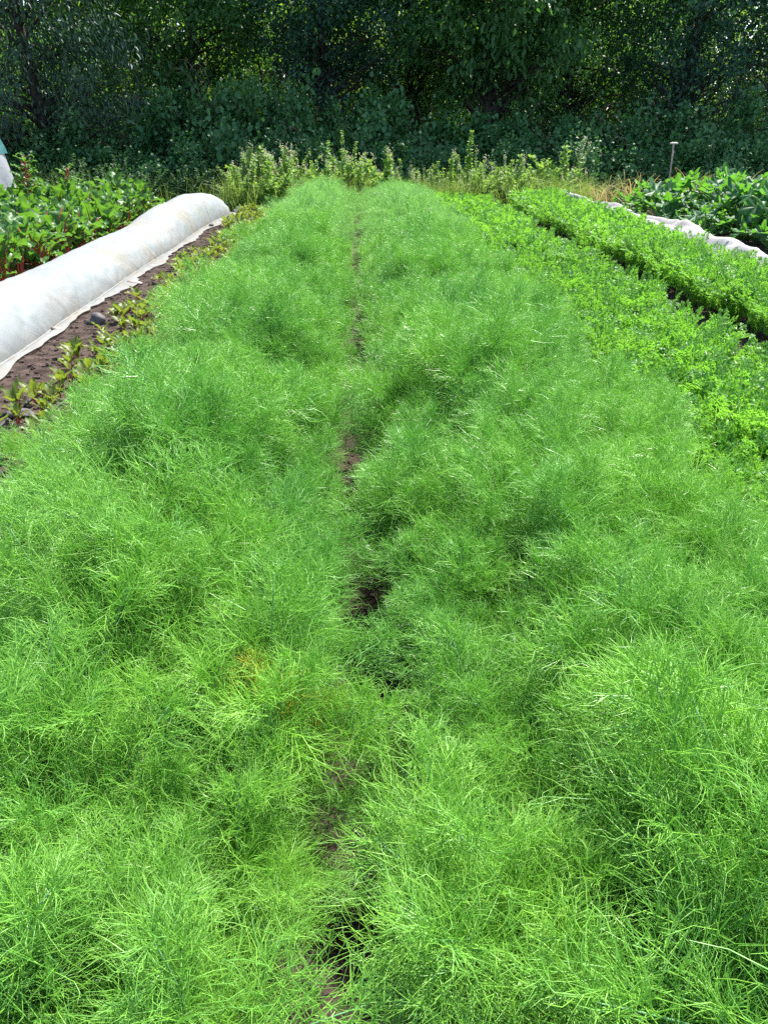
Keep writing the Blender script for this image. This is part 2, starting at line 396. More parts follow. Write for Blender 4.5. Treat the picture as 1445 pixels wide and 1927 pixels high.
FR = [frond(rng, 13, 6, 3, 0.0016, 0.60, (rng.uniform(2, 12), rng.uniform(28, 75)), 0.14, 0.20).mesh('frond', [M['fennel'], M['fennel_stem']]) for _ in range(9)]
FRY = []
for m_ in FR[:3]:
    y_ = m_.copy(); y_.materials[0] = M['fennel_yellow']; FRY.append(y_)
def stem_mesh(h, r):
    mb = MB(); k = 7; z = np.linspace(-0.02, h, k)
    tube(mb, np.stack([0.012 * np.sin(z * 9), 0.01 * np.cos(z * 7), z], 1), np.array([0.020, 0.024, 0.016] + list(np.linspace(r, r * 0.5, k - 3))), 8)
    return mb.mesh('stem', M['fennel_stem'])
STEM = stem_mesh(0.26, 0.006); STEM_TALL = stem_mesh(0.62, 0.005)

def fennel(x, y, s, label, group, nf=7, az0=None, lean=(0, 0), stem=STEM, fr=None, tiltx=0.0, only=None):
    r = empty('fennel_plant', (x, y, float(ground_z(x, y)) - 0.01), 0, s)
    r.rotation_euler = (lean[0], lean[1], 0)
    tag(r, label, 'fennel', group)
    place('stem', stem, parent=r)
    a0 = random.uniform(0, 6.28) if az0 is None else az0
    for i in range(nf):
        az = a0 + i * 6.283 / nf + random.gauss(0, 0.25)
        t = random.uniform(-0.16, 0.20) + tiltx
        h = random.choice(fr or FR)
        place('frond', h, (0.012 * math.cos(az), 0.012 * math.sin(az), 0.01 + random.uniform(0, 0.05)), (0, t, az), random.uniform(0.78, 1.12) , r)
    place('frond', random.choice(fr or FR), (0, 0, 0.05), (0, -0.45, a0 + 1), random.uniform(0.85, 1.1), r)
    return r

GRP = 'fennel plants in the two beds'
LAB = {-1: 'feathery green fennel plant in the left bed, fronds merging with its neighbours',
       1: 'feathery green fennel plant in the right bed, fronds merging with its neighbours'}
ROWX = {-1: (-0.31, -0.68, -1.08), 1: (0.29, 0.67, 1.10)}
spots = []
for sd_ in (-1, 1):
    for j, rx in enumerate(ROWX[sd_]):
        y = 0.52 + 0.06 * j
        while y < 16.9:
            x = rx + rng.normal(0, 0.05) + (sd_ * (0.025 if y > 3.6 else -0.025) if j == 0 else 0)
            s = np.clip(1.0 + rng.normal(0, 0.09) + 0.45 * fbm(x * 1.6 + 9, y * 1.3), 0.72, 1.25) * ((0.82, 1.10, 0.84) if sd_ < 0 else (0.84, 1.06, 0.92))[j]
            spots.append((x, y, float(s), sd_)); y += 0.185 + rng.normal(0, 0.03)
def keep(x, y):
    if not in_view(x, y, 0.4): return False
    if -0.30 < x < 0.23 and y < 1.10: return False       # bare patch of soil at the near end of the gap
    if abs(x + 0.25) < 0.16 and 1.42 < y < 1.58: return False  # room for the yellowing plant
    return True
spots = [q for q in spots if keep(q[0], q[1])]
spots.sort(key=lambda q: q[1])
N_IND = 296
for x, y, s, sd_ in spots[:N_IND]:
    tall = sd_ > 0 and rng.random() < 0.10
    fennel(x, y, s, LAB[sd_], GRP, 8, None, (rng.normal(0, 0.05), rng.normal(0, 0.06)), STEM_TALL if tall else STEM)
# the ones that stand out
fennel(-0.40, 0.64, 0.50, 'low fennel at the very bottom edge, left of the bare soil', GRP, 7)
fennel(0.36, 0.60, 0.48, 'low dark green fennel at the very bottom edge, right of the bare soil', GRP, 7)
fennel(0.44, 1.14, 0.80, 'full bright fennel plant right of the small one that leans over the soil', GRP, 8)
fennel(-0.22, 1.16, 0.55, 'short fennel just left of the gap, behind the nearest bare soil', GRP, 7)
fennel(0.10, 1.24, 0.50, 'small light green fennel plant leaning over bare soil between the two beds', GRP, 7, 0.4, (-0.10, -0.10), tiltx=0.15)
fennel(0.34, 0.84, 0.66, 'pale green fennel with open spreading fronds nearest the bare soil on the right', GRP, 7, 3.3, (0, -0.12), tiltx=0.1)
yp = fennel(-0.21, 1.48, 1.06, 'fennel plant with a few yellow dying fronds beside the gap between the beds', GRP, 7, 0.2)
fc = [c for c in yp.children if c.name.startswith('frond')]
for i, k_ in ((len(fc) - 1, 0.8), (0, 0.62)):
    c = fc[i]; c.data = FRY[i % 3]; c['label'] = 'yellow and orange dying frond'; c.scale = (k_,) * 3
fennel(-0.38, 0.90, 0.80, 'bright green fennel of the left bed arching over the nearest bare soil patch', GRP, 8, 0.1, (0, 0.06))

# the rest of both beds, too many to count one by one
mb = MB()
for lo_seed in range(6):
    pass
LO = []
for _ in range(5):
    f_ = frond(rng, 11, 5, 2, 0.0024, 0.60, (rng.uniform(2, 12), rng.uniform(28, 75)), 0.14, 0.20, ribbons)
    LO.append((np.concatenate(f_.V), f_.F))
def rotz(a): c, s = math.cos(a), math.sin(a); return np.array([[c, -s, 0], [s, c, 0], [0, 0, 1]])
def roty(a): c, s = math.cos(a), math.sin(a); return np.array([[c, 0, s], [0, 1, 0], [-s, 0, c]])
for x, y, s, sd_ in spots[N_IND:]:
    a0 = rng.random() * 6.28
    for i in range(9):
        V, F = LO[rng.integers(5)]
        az = a0 + i * 0.75 + rng.normal(0, 0.25); t = rng.uniform(-0.16, 0.2) if i < 8 else -0.45
        V2 = (V @ (rotz(az) @ roty(t)).T) * s * rng.uniform(0.8, 1.12) + np.array([x, y, 0.02])
        off = mb.n
        mb.V.append(V2); mb.n += len(V2)
        for f, mi in F: mb.F.append((f + off, mi))
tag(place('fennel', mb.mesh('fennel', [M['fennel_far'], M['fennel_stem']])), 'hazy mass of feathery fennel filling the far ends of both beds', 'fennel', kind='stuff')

# ------------------------------------------------------------------ carrots
LEAFT = np.array([[0, 0, 0], [0.26, 0.35, 0.06], [0.16, 0.72, 0.03], [0, 1, -0.03], [-0.16, 0.72, 0.03], [-0.26, 0.35, 0.06], [0, 0.5, -0.02]])
LEAFF = [np.array([[0, 1, 6], [1, 2, 6], [2, 3, 6], [3, 4, 6], [4, 5, 6], [5, 0, 6]])]
DIA = np.array([[0, 0, 0], [0.2, 0.45, 0.06], [0, 1, 0], [-0.2, 0.45, 0.06]]); DIAF = [np.array([[0, 1, 2], [0, 2, 3]])]
def carrot(g, nl=12, npair=8, lobes=5, size=0.78):
    mb = MB()
    for i in range(nl):
        az = i * 2.4 + g.normal(0, 0.3); L = g.uniform(0.27, 0.40); a1 = g.uniform(25, 75) if i > 2 else g.uniform(8, 30)
        k = 9; tt = np.linspace(0, 1, k); ang = np.radians(4 + a1 * tt ** 1.2)
        d = np.stack([np.sin(ang) * math.cos(az), np.sin(ang) * math.sin(az), np.cos(ang)], 1)
        path = np.concatenate([[[0, 0, 0]], np.cumsum(d * L / (k - 1), 0)[:-1]])
        ribbons(mb, path[None], [0.005], g, 0.4)
        side = np.array([-math.sin(az), math.cos(az), 0])
        for j in range(npair):
            t = 0.36 + 0.62 * j / (npair - 1); p = np.array([np.interp(t, tt, path[:, q]) for q in range(3)]); dd = norm(np.array([np.interp(t, tt, d[:, q]) for q in range(3)]))
            for sg in (-1, 1):
                bd = norm(0.55 * dd + sg * 0.85 * side + g.normal(size=3) * 0.15); lb = (0.085 * (1 - ((t - 0.36) / 0.64) ** 1.5 * 0.75)) * g.uniform(0.8, 1.25)
                nrm = norm(np.cross(side, dd)) * -1 + g.normal(size=3) * 0.2
                nn = 2 * lobes + 1; u = np.concatenate([np.repeat(np.linspace(0.3, 0.85, lobes), 2), [0.8]])
                pos = p + bd * lb * u[:, None]
                sl = np.cross(nrm, bd); sgn = np.array([1, -1] * lobes + [0])
                ld = bd * 0.8 + sl * sgn[:, None] * 0.8 + g.normal(size=(nn, 3)) * 0.15
                scatter(mb, DIA, DIAF, pos, ld, np.tile(nrm, (nn, 1)) + g.normal(size=(nn, 3)) * 0.35, (0.026 * g.uniform(0.8, 1.25, nn)) * size)
                ribbons(mb, np.stack([p, p + bd * lb])[None], [0.002], g, 0.6)
    return mb
CA = [carrot(rng).mesh('carrot_plant', M['carrot']) for _ in range(6)]
cs_ = []
for b, (x0, x1, y1) in enumerate(((1.62, 2.58, 17.3), (3.36, 4.12, 17.8))):
    nx = 5
    for ix in range(nx):
        y = 2.5 + 0.05 * ix
        while y < y1:
            x = x0 + (x1 - x0) * ix / (nx - 1) + rng.normal(0, 0.05)
            if in_view(x, y, 0.5): cs_.append((x, y, float(np.clip(rng.normal(1, 0.08) + 0.3 * fbm(x * 2, y), 0.8, 1.2)) * (1.22 if b else 1.08), b))
            y += 0.205 + rng.normal(0, 0.025)
cs_.sort(key=lambda q: q[0] ** 2 + q[1] ** 2)
CL = ('bushy bright green carrot plant in the row beside the fennel', 'bushy bright green carrot plant in the far row beside the crumpled white fleece')
for x, y, s, b in cs_[:300]:
    o = place('carrot_plant', CA[rng.integers(6)], (x, y, float(ground_z(x, y))), (rng.normal(0, 0.06), rng.normal(0, 0.06), rng.random() * 6.28), s)
    tag(o, CL[b], 'carrot', 'carrot plants in the two rows')
CLO = [carrot(rng, 9, 5, 2, 1.5) for _ in range(4)]
CLO = [(np.concatenate(c.V), c.F) for c in CLO]
mb = MB()
for x, y, s, b in cs_[300:]:
    V, F = CLO[rng.integers(4)]
    V2 = V @ rotz(rng.random() * 6.28).T * s + np.array([x, y, 0]); off = mb.n
    mb.V.append(V2); mb.n += len(V2)
    for f, mi in F: mb.F.append((f + off, mi))
tag(place('carrot_greens', mb.mesh('carrot_greens', M['carrot'])), 'far ends of both carrot rows reading as one mass of green tops', 'carrots', kind='stuff')

# ------------------------------------------------------------------ broad leaves: blade with a curved midrib
def blade(L, Wd, g, wave=0.12, fold=0.25, curl=70, start=20, nu=11, nv=7, base=0.12, tip=1.3, crinkle=0.0):
    """returns grid X,Y,Z (along +x, up +z) and the midrib points"""
    u = np.linspace(0, 1, nu); v = np.linspace(-1, 1, nv)
    ang = np.radians(90 - start - curl * u); dx = np.cos(ang); dz = np.sin(ang)
    mx = np.concatenate([[0], np.cumsum(dx[:-1])]) * L / (nu - 1); mz = np.concatenate([[0], np.cumsum(dz[:-1])]) * L / (nu - 1)
    wd = Wd * 0.5 * (base + (1 - base) * np.sin(np.pi * np.clip(u, 0, 1) ** 0.75) ** 0.7); wd[-1] *= 0.25
    ph = g.random() * 6; ph2 = g.random() * 6
    UU, VV = np.meshgrid(u, v, indexing='ij')
    off = wave * Wd * (np.abs(VV) ** 1.5) * (np.sin(UU * 13 + ph + VV * 2) * 0.6 + 0.5 * np.sin(UU * 23 + ph2)) + fold * Wd * 0.5 * np.abs(VV) ** 1.3
    off = off + crinkle * Wd * (g.random(UU.shape) - 0.5)
    nx_, nz_ = -np.sin(ang), np.cos(ang)
    X = mx[:, None] + nx_[:, None] * off; Z = mz[:, None] + nz_[:, None] * off
    Y = wd[:, None] * VV * (1 + 0.12 * np.sin(UU * 17 + ph) * np.abs(VV))
    return X, Y, Z, np.stack([mx, 0 * mx, mz], 1)

def stalked_leaf(L, Wd, SL, r0, r1, g, tilt, curl, mats, rib=0.75, **kw):
    """(leaf mesh, stalk mesh) sharing one origin at the stalk's foot"""
    X, Y, Z, rb = blade(L, Wd, g, curl=curl, start=tilt[1], **kw)
    ks = 6; t = np.linspace(0, 1, ks); ang = np.radians(90 - (tilt[0] + (tilt[1] - tilt[0]) * t))
    sx = np.concatenate([[0], np.cumsum(np.cos(ang[:-1]))]) * SL / (ks - 1); sz = np.concatenate([[0], np.cumsum(np.sin(ang[:-1]))]) * SL / (ks - 1)
    mb = MB(); grid_mesh(mb, X + sx[-1], Y, Z + sz[-1]); lm = mb.mesh('leaf', mats[0])
    nr = max(2, int(len(rb) * rib)); path = np.concatenate([np.stack([sx, 0 * sx, sz], 1), rb[1:nr] + np.array([sx[-1], 0, sz[-1]])])
    mb = MB(); tube(mb, path, np.concatenate([np.linspace(r0, r1, ks), np.linspace(r1, r1 * 0.25, nr - 1)]), 6); sm = mb.mesh('stalk', mats[1])
    return lm, sm

def leafy(name, loc, n, pool, g, label, cat, group, s=1.0, tilt=0.15, spread=0.02, srange=(0.75, 1.15), low=0):
    r = empty(name, loc, g.random() * 6.28, s); tag(r, label, cat, group)
    for i in range(n):
        lm, sm = pool[g.integers(len(pool))]
        az = i * 2.399 + g.normal(0, 0.25); k = g.uniform(*srange)
        l = place('leaf', lm, (spread * math.cos(az), spread * math.sin(az), 0), (0, g.normal(0, tilt), az), k, r)
        place('stalk', sm, parent=l)
    for i in range(low):            # small outer leaves hanging near the soil
        lm, sm = pool[g.integers(len(pool))]; az = i * 1.05 + g.normal(0, 0.2)
        l = place('leaf', lm, (spread * math.cos(az), spread * math.sin(az), 0.02), (0, g.uniform(0.35, 0.8), az), g.uniform(0.45, 0.7), r)
        place('stalk', sm, parent=l)
    return r

# ------------------------------------------------------------------ chard
CH = []
for i in range(14):
    CH.append(stalked_leaf(rng.uniform(0.26, 0.40), rng.uniform(0.13, 0.20), rng.uniform(0.10, 0.38), 0.017, 0.010, rng, (4, rng.uniform(2, 40)), rng.uniform(15, 120),
              (M['chard'], M['chard_stalk']), wave=0.22, fold=0.35, nu=18, nv=11, crinkle=0.13))
LC = {'f': 'leafy chard with crinkled green leaves and red stalks in the row against the white tunnel',
      'b': 'leafy green chard in the rows behind the tunnel row, beside the polytunnel',
      'e': 'big glossy chard with broad upright leaves at the far end of the chard rows'}
for ix, rx in enumerate((-4.02, -4.6, -5.05, -5.5, -5.95, -6.4)):
    y = 8.0 + 0.2 * (ix % 2)
    while y < 16.4:
        x = rx + rng.normal(0, 0.06)
        if in_view(x, y, 0.25):
            key = 'e' if y > 15.6 and ix < 2 else ('f' if ix == 0 else 'b')
            leafy('chard_plant', (x, y, 0), 13, CH, rng, LC[key], 'chard', 'chard plants left of the tunnel', rng.uniform(0.90, 1.22) * (1.15 if key == 'e' else 1.0), 0.16, 0.03, low=3 if ix == 0 else 2)
        y += 0.40 + rng.normal(0, 0.04)
def bolted(x, y, h, label, n=44):
    r = empty('chard_plant', (x, y, 0), 0.4, 1); tag(r, label, 'chard', 'chard plants left of the tunnel')
    mb = MB(); k = 9; z = np.linspace(0, h, k); tube(mb, np.stack([0.05 * z + 0.02 * np.sin(z * 5), 0.03 * np.sin(z * 4), z], 1), np.linspace(0.02, 0.006, k), 7)
    place('stem', mb.mesh('stem', M['chard_stalk']), parent=r)
    for i in range(n):
        t = 0.25 + 0.75 * i / n; lm, sm = CH[i % 14]; zz = t * h; az = i * 2.4
        l = place('leaf', lm, (0.05 * zz + 0.02 * math.sin(zz * 5), 0.03 * math.sin(zz * 4), zz), (0, 0.5, az), 0.85 * (1.1 - 0.78 * t), r)
        place('stalk', sm, parent=l)
bolted(-5.35, 13.7, 1.22, 'tallest bolted chard with a thick red stem rising above the other chard')
bolted(-5.1, 14.9, 1.02, 'slim bolted chard shoot standing just above the middle of the chard rows', 30)

# ------------------------------------------------------------------ young beets along the bare strip
BE = [stalked_leaf(rng.uniform(0.08, 0.12), rng.uniform(0.036, 0.055), rng.uniform(0.05, 0.09), 0.0032, 0.002, rng, (8, rng.uniform(12, 40)), rng.uniform(20, 70),
      (M['beet'], M['beet_stalk']), wave=0.14, fold=0.35, nu=9, nv=5) for _ in range(8)]
def beet_whole(g):
    mb = MB()
    for i in range(7):
        lm, sm = BE[g.integers(8)]; az = i * 2.4; M3 = rotz(az) @ roty(g.normal(0, 0.15)); s = g.uniform(0.7, 1.15)
        for me, mi in ((lm, 0), (sm, 1)):
            V = np.empty(len(me.vertices) * 3); me.vertices.foreach_get('co', V); V = V.reshape(-1, 3) @ M3.T * s
            q = [list(p.vertices) for p in me.polygons]
            mb.add(V, [np.array([f for f in q if len(f) == m]) for m in (3, 4) if any(len(f) == m for f in q)], mi)
    return mb.mesh('beet_plant', [M['beet'], M['beet_stalk']])
BW = [beet_whole(rng) for _ in range(5)]
LB = ('young beet with red stalks in the bare strip near the camera, beside the fennel edge', 'young yellow-green beet further along the strip between tunnel and fennel')
for ix, rx in enumerate((-2.34, -2.16, -1.98, -1.82, -1.66)):
    y = 3.6 + 0.1 * ix
    while y < 18.2:
        x = rx + rng.normal(0, 0.05) - 0.012 * max(0, y - 12) * 0
        gap = fbm(x * 2 + 3, y * 1.1) + (0.05 if ix == 0 else 0)
        if gap < 0.17 and in_view(x, y, 0.2) and not (ix == 0 and y > 6.2 and y < 13.5 and rng.random() < 0.6):
            z = float(ground_z(x, y)) - 0.005
            if y < 7.2: leafy('beet_plant', (x, y, z), int(rng.integers(5, 9)), BE, rng, LB[0], 'beet', 'young beets in the strip', rng.uniform(0.7, 1.2), 0.25, 0.008)
            else: tag(place('beet_plant', BW[rng.integers(5)], (x, y, z), (0, 0, rng.random() * 6.28), rng.uniform(0.8, 1.25) * (1.25 if y > 13 else 1)), LB[1], 'beet', 'young beets in the strip')
        y += 0.14 + abs(rng.normal(0, 0.07))

# two drip hoses and odd things on the soil
for (x, y0, y1, lab) in ((-2.22, 3.2, 5.55, 'thin black drip hose on the soil, the one nearer the white tunnel'), (-1.98, 3.2, 5.35, 'thin black drip hose on the soil, the one nearer the fennel')):
    yy = np.linspace(y0, y1, 24); xx = x + 0.015 * np.sin(yy * 3)
    mb = MB(); tube(mb, np.stack([xx, yy, ground_z(xx, yy) + 0.012], 1), 0.0085, 8)
    tag(place('drip_hose', mb.mesh('drip_hose', M['hose'])), lab, 'hose', 'drip hoses')
def stone(x, y, s, sq, mat, lab, z=0, name='stone', rz=0.0):
    v, f = lump(rng, 2); mb = MB().add(v * s * np.array(sq), f)
    tag(place(name, mb.mesh(name, mat), (x, y, float(ground_z(x, y)) + z + s * sq[2] * 0.5), (0, 0, rz)), lab, 'stone')

# ------------------------------------------------------------------ white tunnel on the left
ny, nv = 420, 64
TY = np.linspace(2.6, 17.75, ny); tv = np.linspace(0, 1, nv)
YY, VV = np.meshgrid(TY, tv, indexing='ij')
endf = np.sqrt(np.clip(1 - np.clip((YY - 15.9) / 1.85, 0, 1) ** 2.0, 0, 1)) * np.sqrt(np.clip((YY - 2.6) / 0.9, 0, 1)) 
hgt = (0.42 + 0.20 * (vnoise(YY * 0.42 + 3, YY * 0 + 1) - 0.5) + 0.015 * (vnoise(YY * 1.1, YY * 0 + 5) - 0.5)) * (0.15 + 0.85 * endf)
wid = (0.46 + 0.05 * (vnoise(YY * 0.8, YY * 0 + 9) - 0.5)) * (0.35 + 0.65 * endf)
cxn = -3.22 + 0.05 * (vnoise(YY * 0.5, YY * 0 + 14) - 0.5) + 0.25 * np.clip((YY - 16) / 1.7, 0, 1)
# v: 0 left hem .. 1 right hem; the last tenth lies on the soil
flap = 0.05 + 0.18 * np.clip(vnoise(YY * 1.3, YY * 0 + 21) - 0.25, 0, 1) + 0.05 * vnoise(YY * 7, YY * 0 + 2)
a = np.clip((VV - 0.09) / 0.80, 0, 1) * np.pi
ca = -np.cos(a); sa = np.sin(a) ** 1.1
X = cxn + wid * np.sign(ca) * np.abs(ca) ** 0.9; Z = 0.02 + hgt * sa
Lf = np.clip((0.09 - VV) / 0.09, 0, 1); Rf = np.clip((VV - 0.89) / 0.11, 0, 1)
X = X - Lf * 0.12 + Rf * flap
# sag between hoops, creases fanning up from where the hem is held down
side = np.sin(a)
held = np.array([3.4, 4.6, 5.75, 6.9, 7.6, 9.1, 10.4, 11.3, 12.9, 14.2, 15.6])
cr = np.zeros_like(YY)
for h_ in held:
    for k_ in range(7):
        sl_ = rng.uniform(-2.6, 2.6); am = rng.uniform(0.3, 1.0) * 0.011
        c_ = h_ + sl_ * (1 - VV) * 0.55; wd_ = 0.018 + 0.12 * np.clip(0.9 - VV, 0, 1)
        cr += am * np.exp(-((YY - c_) / wd_) ** 2) * np.clip((VV - 0.35) * 3, 0, 1) * np.clip((1 - VV) * 9, 0, 1)
for k_ in range(70):
    c0 = rng.uniform(3, 17.4); sl_ = rng.uniform(-2.0, 2.0); v0 = rng.uniform(0.2, 0.9); lw = rng.uniform(0.05, 0.2)
    cr += rng.uniform(-1, 1) * 0.005 * np.exp(-((YY - c0 - sl_ * (VV - v0)) / rng.uniform(0.02, 0.06)) ** 2) * np.exp(-((VV - v0) / lw) ** 2)
cr += 0.05 * fbm(YY * 1.1, VV * 5, 5) * side
cr += 0.016 * (0.5 - np.abs(fbm(YY * 3.2 + VV * 5, VV * 4 - YY * 0.4, 4)) * 4) * 1.5 * np.clip((VV - 0.35) * 2.5, 0, 1) * side ** 0.5
X = X + cr * np.cos(a) * -1.0; Z = Z + cr * (0.4 + side)
Z = np.maximum(Z, ground_z(X, YY) + 0.008) + np.where(Rf > 0, 0.018 * np.abs(np.sin(YY * 9 + 3 * np.sin(YY * 2.3))) * np.sin(Rf * 3.1) + 0.004, 0)
mb = MB(); grid_mesh(mb, X, YY, Z)
tun = empty('crop_tunnel', (-3.18, 10, 0)); tag(tun, 'long low white fleece tunnel covering a bed, left of the fennel', 'tunnel')
co = place('fleece_cover', mb.mesh('fleece_cover', M['fleece'])); co.parent = tun; co.location = (3.18, -10, 0)
# the crop under it, showing faintly through
mbc = MB(); n = 3600; px = -3.2 + rng.normal(0, 0.18, n).clip(-0.28, 0.26); py = rng.uniform(2.8, 17.3, n); pz = np.abs(rng.normal(0.12, 0.09, n)).clip(0.02, 0.23 * (1 - ((px + 3.2) / 0.42) ** 2))
keep_ = vnoise(px * 3, py * 1.6) > 0.35
scatter(mbc, LEAFT * np.array([1.3, 1, 1]), LEAFF, np.stack([px, py, pz], 1)[keep_], (rng.normal(size=(n, 3)) + UP * 0.7)[keep_], (np.tile(UP, (n, 1)) + rng.normal(size=(n, 3)) * 0.6)[keep_], 0.07 * rng.uniform(0.6, 1.2, keep_.sum()))
tag(place('covered_crop', mbc.mesh('covered_crop', M['weed'])), 'leafy crop showing faintly through the white tunnel cover', 'crop', kind='stuff')
# rolled hem along the right edge
hx = X[:, -8] ; hz = Z[:, -8] + 0.006
mb = MB(); tube(mb, np.stack([hx, TY, hz], 1)[3:-3], 0.011, 6)
hm = place('hem', mb.mesh('hem', M['fleece'])); hm.parent = tun; hm.location = (3.18, -10, 0)
stone(-2.45, 7.35, 0.075, (1.2, 0.9, 0.8), M['stone_dark'], 'dark angular stone holding the tunnel hem beside the near beets')
stone(-2.62, 9.35, 0.055, (1.5, 0.8, 0.6), M['stone'], 'flat brown stone on the edge of the white tunnel, halfway along')
stone(-2.70, 6.98, 0.03, (1.4, 0.9, 0.7), M['stone'], 'small brown stone on the tunnel hem where the cover folds', 0.03)
stone(-2.68, 15.1, 0.035, (1.2, 1, 0.7), M['stone_dark'], 'little dark stone on the tunnel skirt near its far end', 0.02)
stone(-2.55, 17.95, 0.10, (1.3, 0.9, 0.7), M['stone_pale'], 'rounded pale stone weighing down the far end of the tunnel')
stone(-2.16, 4.72, 0.06, (1.3, 0.9, 0.6), M['stone_dark'], 'black lump of stone among the nearest beets at the left edge')
mb = MB(); tube(mb, [(-2.95, 18.35, 0.10), (-2.68, 18.6, 0.19), (-2.42, 18.85, 0.26)], 0.028, 10); tube(mb, [(-2.42, 18.85, 0.26), (-2.30, 18.95, 0.30)], [0.034, 0.03], 10)
tag(place('plastic_pipe', mb.mesh('plastic_pipe', M['pipe'])), 'short pale blue plastic pipe lying beyond the far end of the tunnel', 'pipe')

# ------------------------------------------------------------------ crumpled fleece on the right
ny, nv = 380, 70
TY = np.linspace(8.0, 18.9, ny); tv = np.linspace(0, 1, nv); YY, VV = np.meshgrid(TY, tv, indexing='ij')
wL = 4.34 + 0.14 * (vnoise(YY * 0.6, YY * 0 + 31) - 0.5); wR = 5.3 + 0.3 * (vnoise(YY * 0.5, YY * 0 + 37) - 0.5) - 0.35 * np.clip((YY - 15) / 3, 0, 1)
X = wL + (wR - wL) * VV
r1 = 0.30 * np.exp(-((VV - 0.28 - 0.10 * (vnoise(YY * 0.7, YY * 0 + 41) - 0.5)) / 0.17) ** 2) * (0.7 + 0.7 * vnoise(YY * 0.45, YY * 0 + 43))
r2 = 0.30 * np.exp(-((VV - 0.68 - 0.2 * (vnoise(YY * 0.6, YY * 0 + 47) - 0.5)) / 0.13) ** 2) * (0.3 + 1.1 * vnoise(YY * 0.5, YY * 0 + 53))
Z = r1 + r2 + 0.09 * fbm(YY * 0.8, VV * 3 + 5, 6) + 0.05 * np.abs(np.sin(VV * 24 + 5 * fbm(YY * 0.8, VV * 2, 3) + YY * 1.2)) * np.exp(-((VV - 0.5) / 0.4) ** 2)
Z += 0.022 * (1 - np.abs(np.sin(YY * 3.2 + 11 * VV + 7 * vnoise(YY * 0.9, VV * 3))) ** 0.6)
Z = np.maximum(Z * np.clip((18.9 - YY) / 0.4, 0.2, 1) * np.clip(VV * 10, 0.05, 1) * np.clip((1 - VV) * 8, 0.05, 1), ground_z(X, YY) + 0.01 + 0.01 * VV)
mb = MB(); grid_mesh(mb, X, YY, Z)
tag(place('crumpled_fleece', mb.mesh('crumpled_fleece', M['fleece_net'])), 'crumpled white fleece lying in a long heap between carrots and courgettes', 'fleece')
stone(4.95, 19.0, 0.16, (1.1, 0.9, 0.9), M['stone_pale'], 'largest pale round stone at the far end of the crumpled fleece')
stone(4.66, 19.1, 0.13, (1.0, 0.9, 0.9), M['stone_pale'], 'smaller pale stone beside the largest one at the far end of the fleece')
stone(4.22, 18.7, 0.13, (1.7, 0.8, 0.55), M['stone_pale'], 'flat pale stone at the far end of the carrot rows')

# ------------------------------------------------------------------ courgettes
def courgette_leaf(g, r):
    nth = 85; th = np.linspace(-np.pi * 0.93, np.pi * 0.93, nth)
    lob = 0.5 + 0.5 * np.cos(th * 5.7); rr = r * (0.60 + 0.40 * lob ** 0.9) * (1 - 0.34 * np.abs(th) / np.pi) + r * 0.07 * (np.arange(nth) % 4 < 2) * lob
    rad = np.array([0, 0.3, 0.55, 0.78, 1.0])
    Rm = rad[:, None] * rr[None]; X = Rm * np.cos(th); Y = Rm * np.sin(th)
    Z = r * (0.30 * (Rm / r) ** 1.6 * (0.55 + 0.5 * np.cos(th * 5.7)) + 0.05 * np.sin(th * 9 + g.random() * 6) * (Rm / r) ** 2 - 0.16 * (Rm / r) ** 2.5 * np.cos(th))
    return X, Y, Z
CO = []
for i in range(14):
    r_ = rng.uniform(0.14, 0.23); X, Y, Z = courgette_leaf(rng, r_)
    hgt_ = rng.uniform(0.22, 0.66); out = rng.uniform(0.08, 0.42); t = np.linspace(0, 1, 8)
    path = np.stack([out * t ** 1.5, 0 * t, hgt_ * np.sin(t * 1.45) / math.sin(1.45)], 1)
    ti = rng.uniform(-1.15, 1.0); Mx = roty(ti)
    P3 = np.stack([X, Y, Z], -1) @ Mx.T + path[-1]
    mb = MB(); grid_mesh(mb, P3[..., 0], P3[..., 1], P3[..., 2]); lm = mb.mesh('leaf', M['courgette'])
    mb = MB(); tube(mb, path, np.linspace(0.016, 0.010, 8), 7)
    for a_ in (-1.2, 0, 1.2):   # main veins
        vv = np.stack([np.linspace(0.01, r_ * 0.75, 5) * math.cos(a_), np.linspace(0.01, r_ * 0.75, 5) * math.sin(a_), np.linspace(0.0, 0.03, 5) * r_ - 0.004], 1) @ Mx.T + path[-1]
        tube(mb, vv, np.linspace(0.006, 0.002, 5), 5)
    CO.append((lm, mb.mesh('stalk', M['courgette_stalk'])))
cl = {(6.3, 11.9): 'large courgette plant nearest the camera at the right edge, beside the fleece', (5.95, 13.7): 'dark courgette plant with drooping leaves behind the middle of the crumpled fleece',
      (7.1, 13.7): 'courgette plant with big jagged leaves at the right edge, second from the front', (5.75, 15.1): 'leftmost bright green courgette in front of the dried garlic',
      (6.75, 15.0): 'tall courgette plant in front of the T-handled tool', (7.75, 15.1): 'upright courgette plant at the right edge behind the two nearest',
      (6.2, 16.2): 'courgette plant at the back, left of the T-handled tool', (7.25, 16.3): 'courgette plant at the back, right of the T-handled tool', (8.3, 16.3): 'furthest right courgette plant at the back of the patch',
      (7.1, 12.6): 'courgette plant at the right edge just behind the nearest one', (5.45, 14.3): 'courgette plant pressed against the fleece, left of the drooping dark one', (6.6, 14.3): 'courgette plant in the middle of the patch among four others', (8.2, 14.0): 'outermost courgette plant at the right of the second row',
      (5.55, 12.9): 'low dark courgette leaves spilling towards the fleece in front of the drooping plant', (6.35, 13.1): 'courgette plant directly behind the nearest one',
      (5.55, 16.6): 'low dark courgette plant at the left end of the patch, beside the fleece end'}
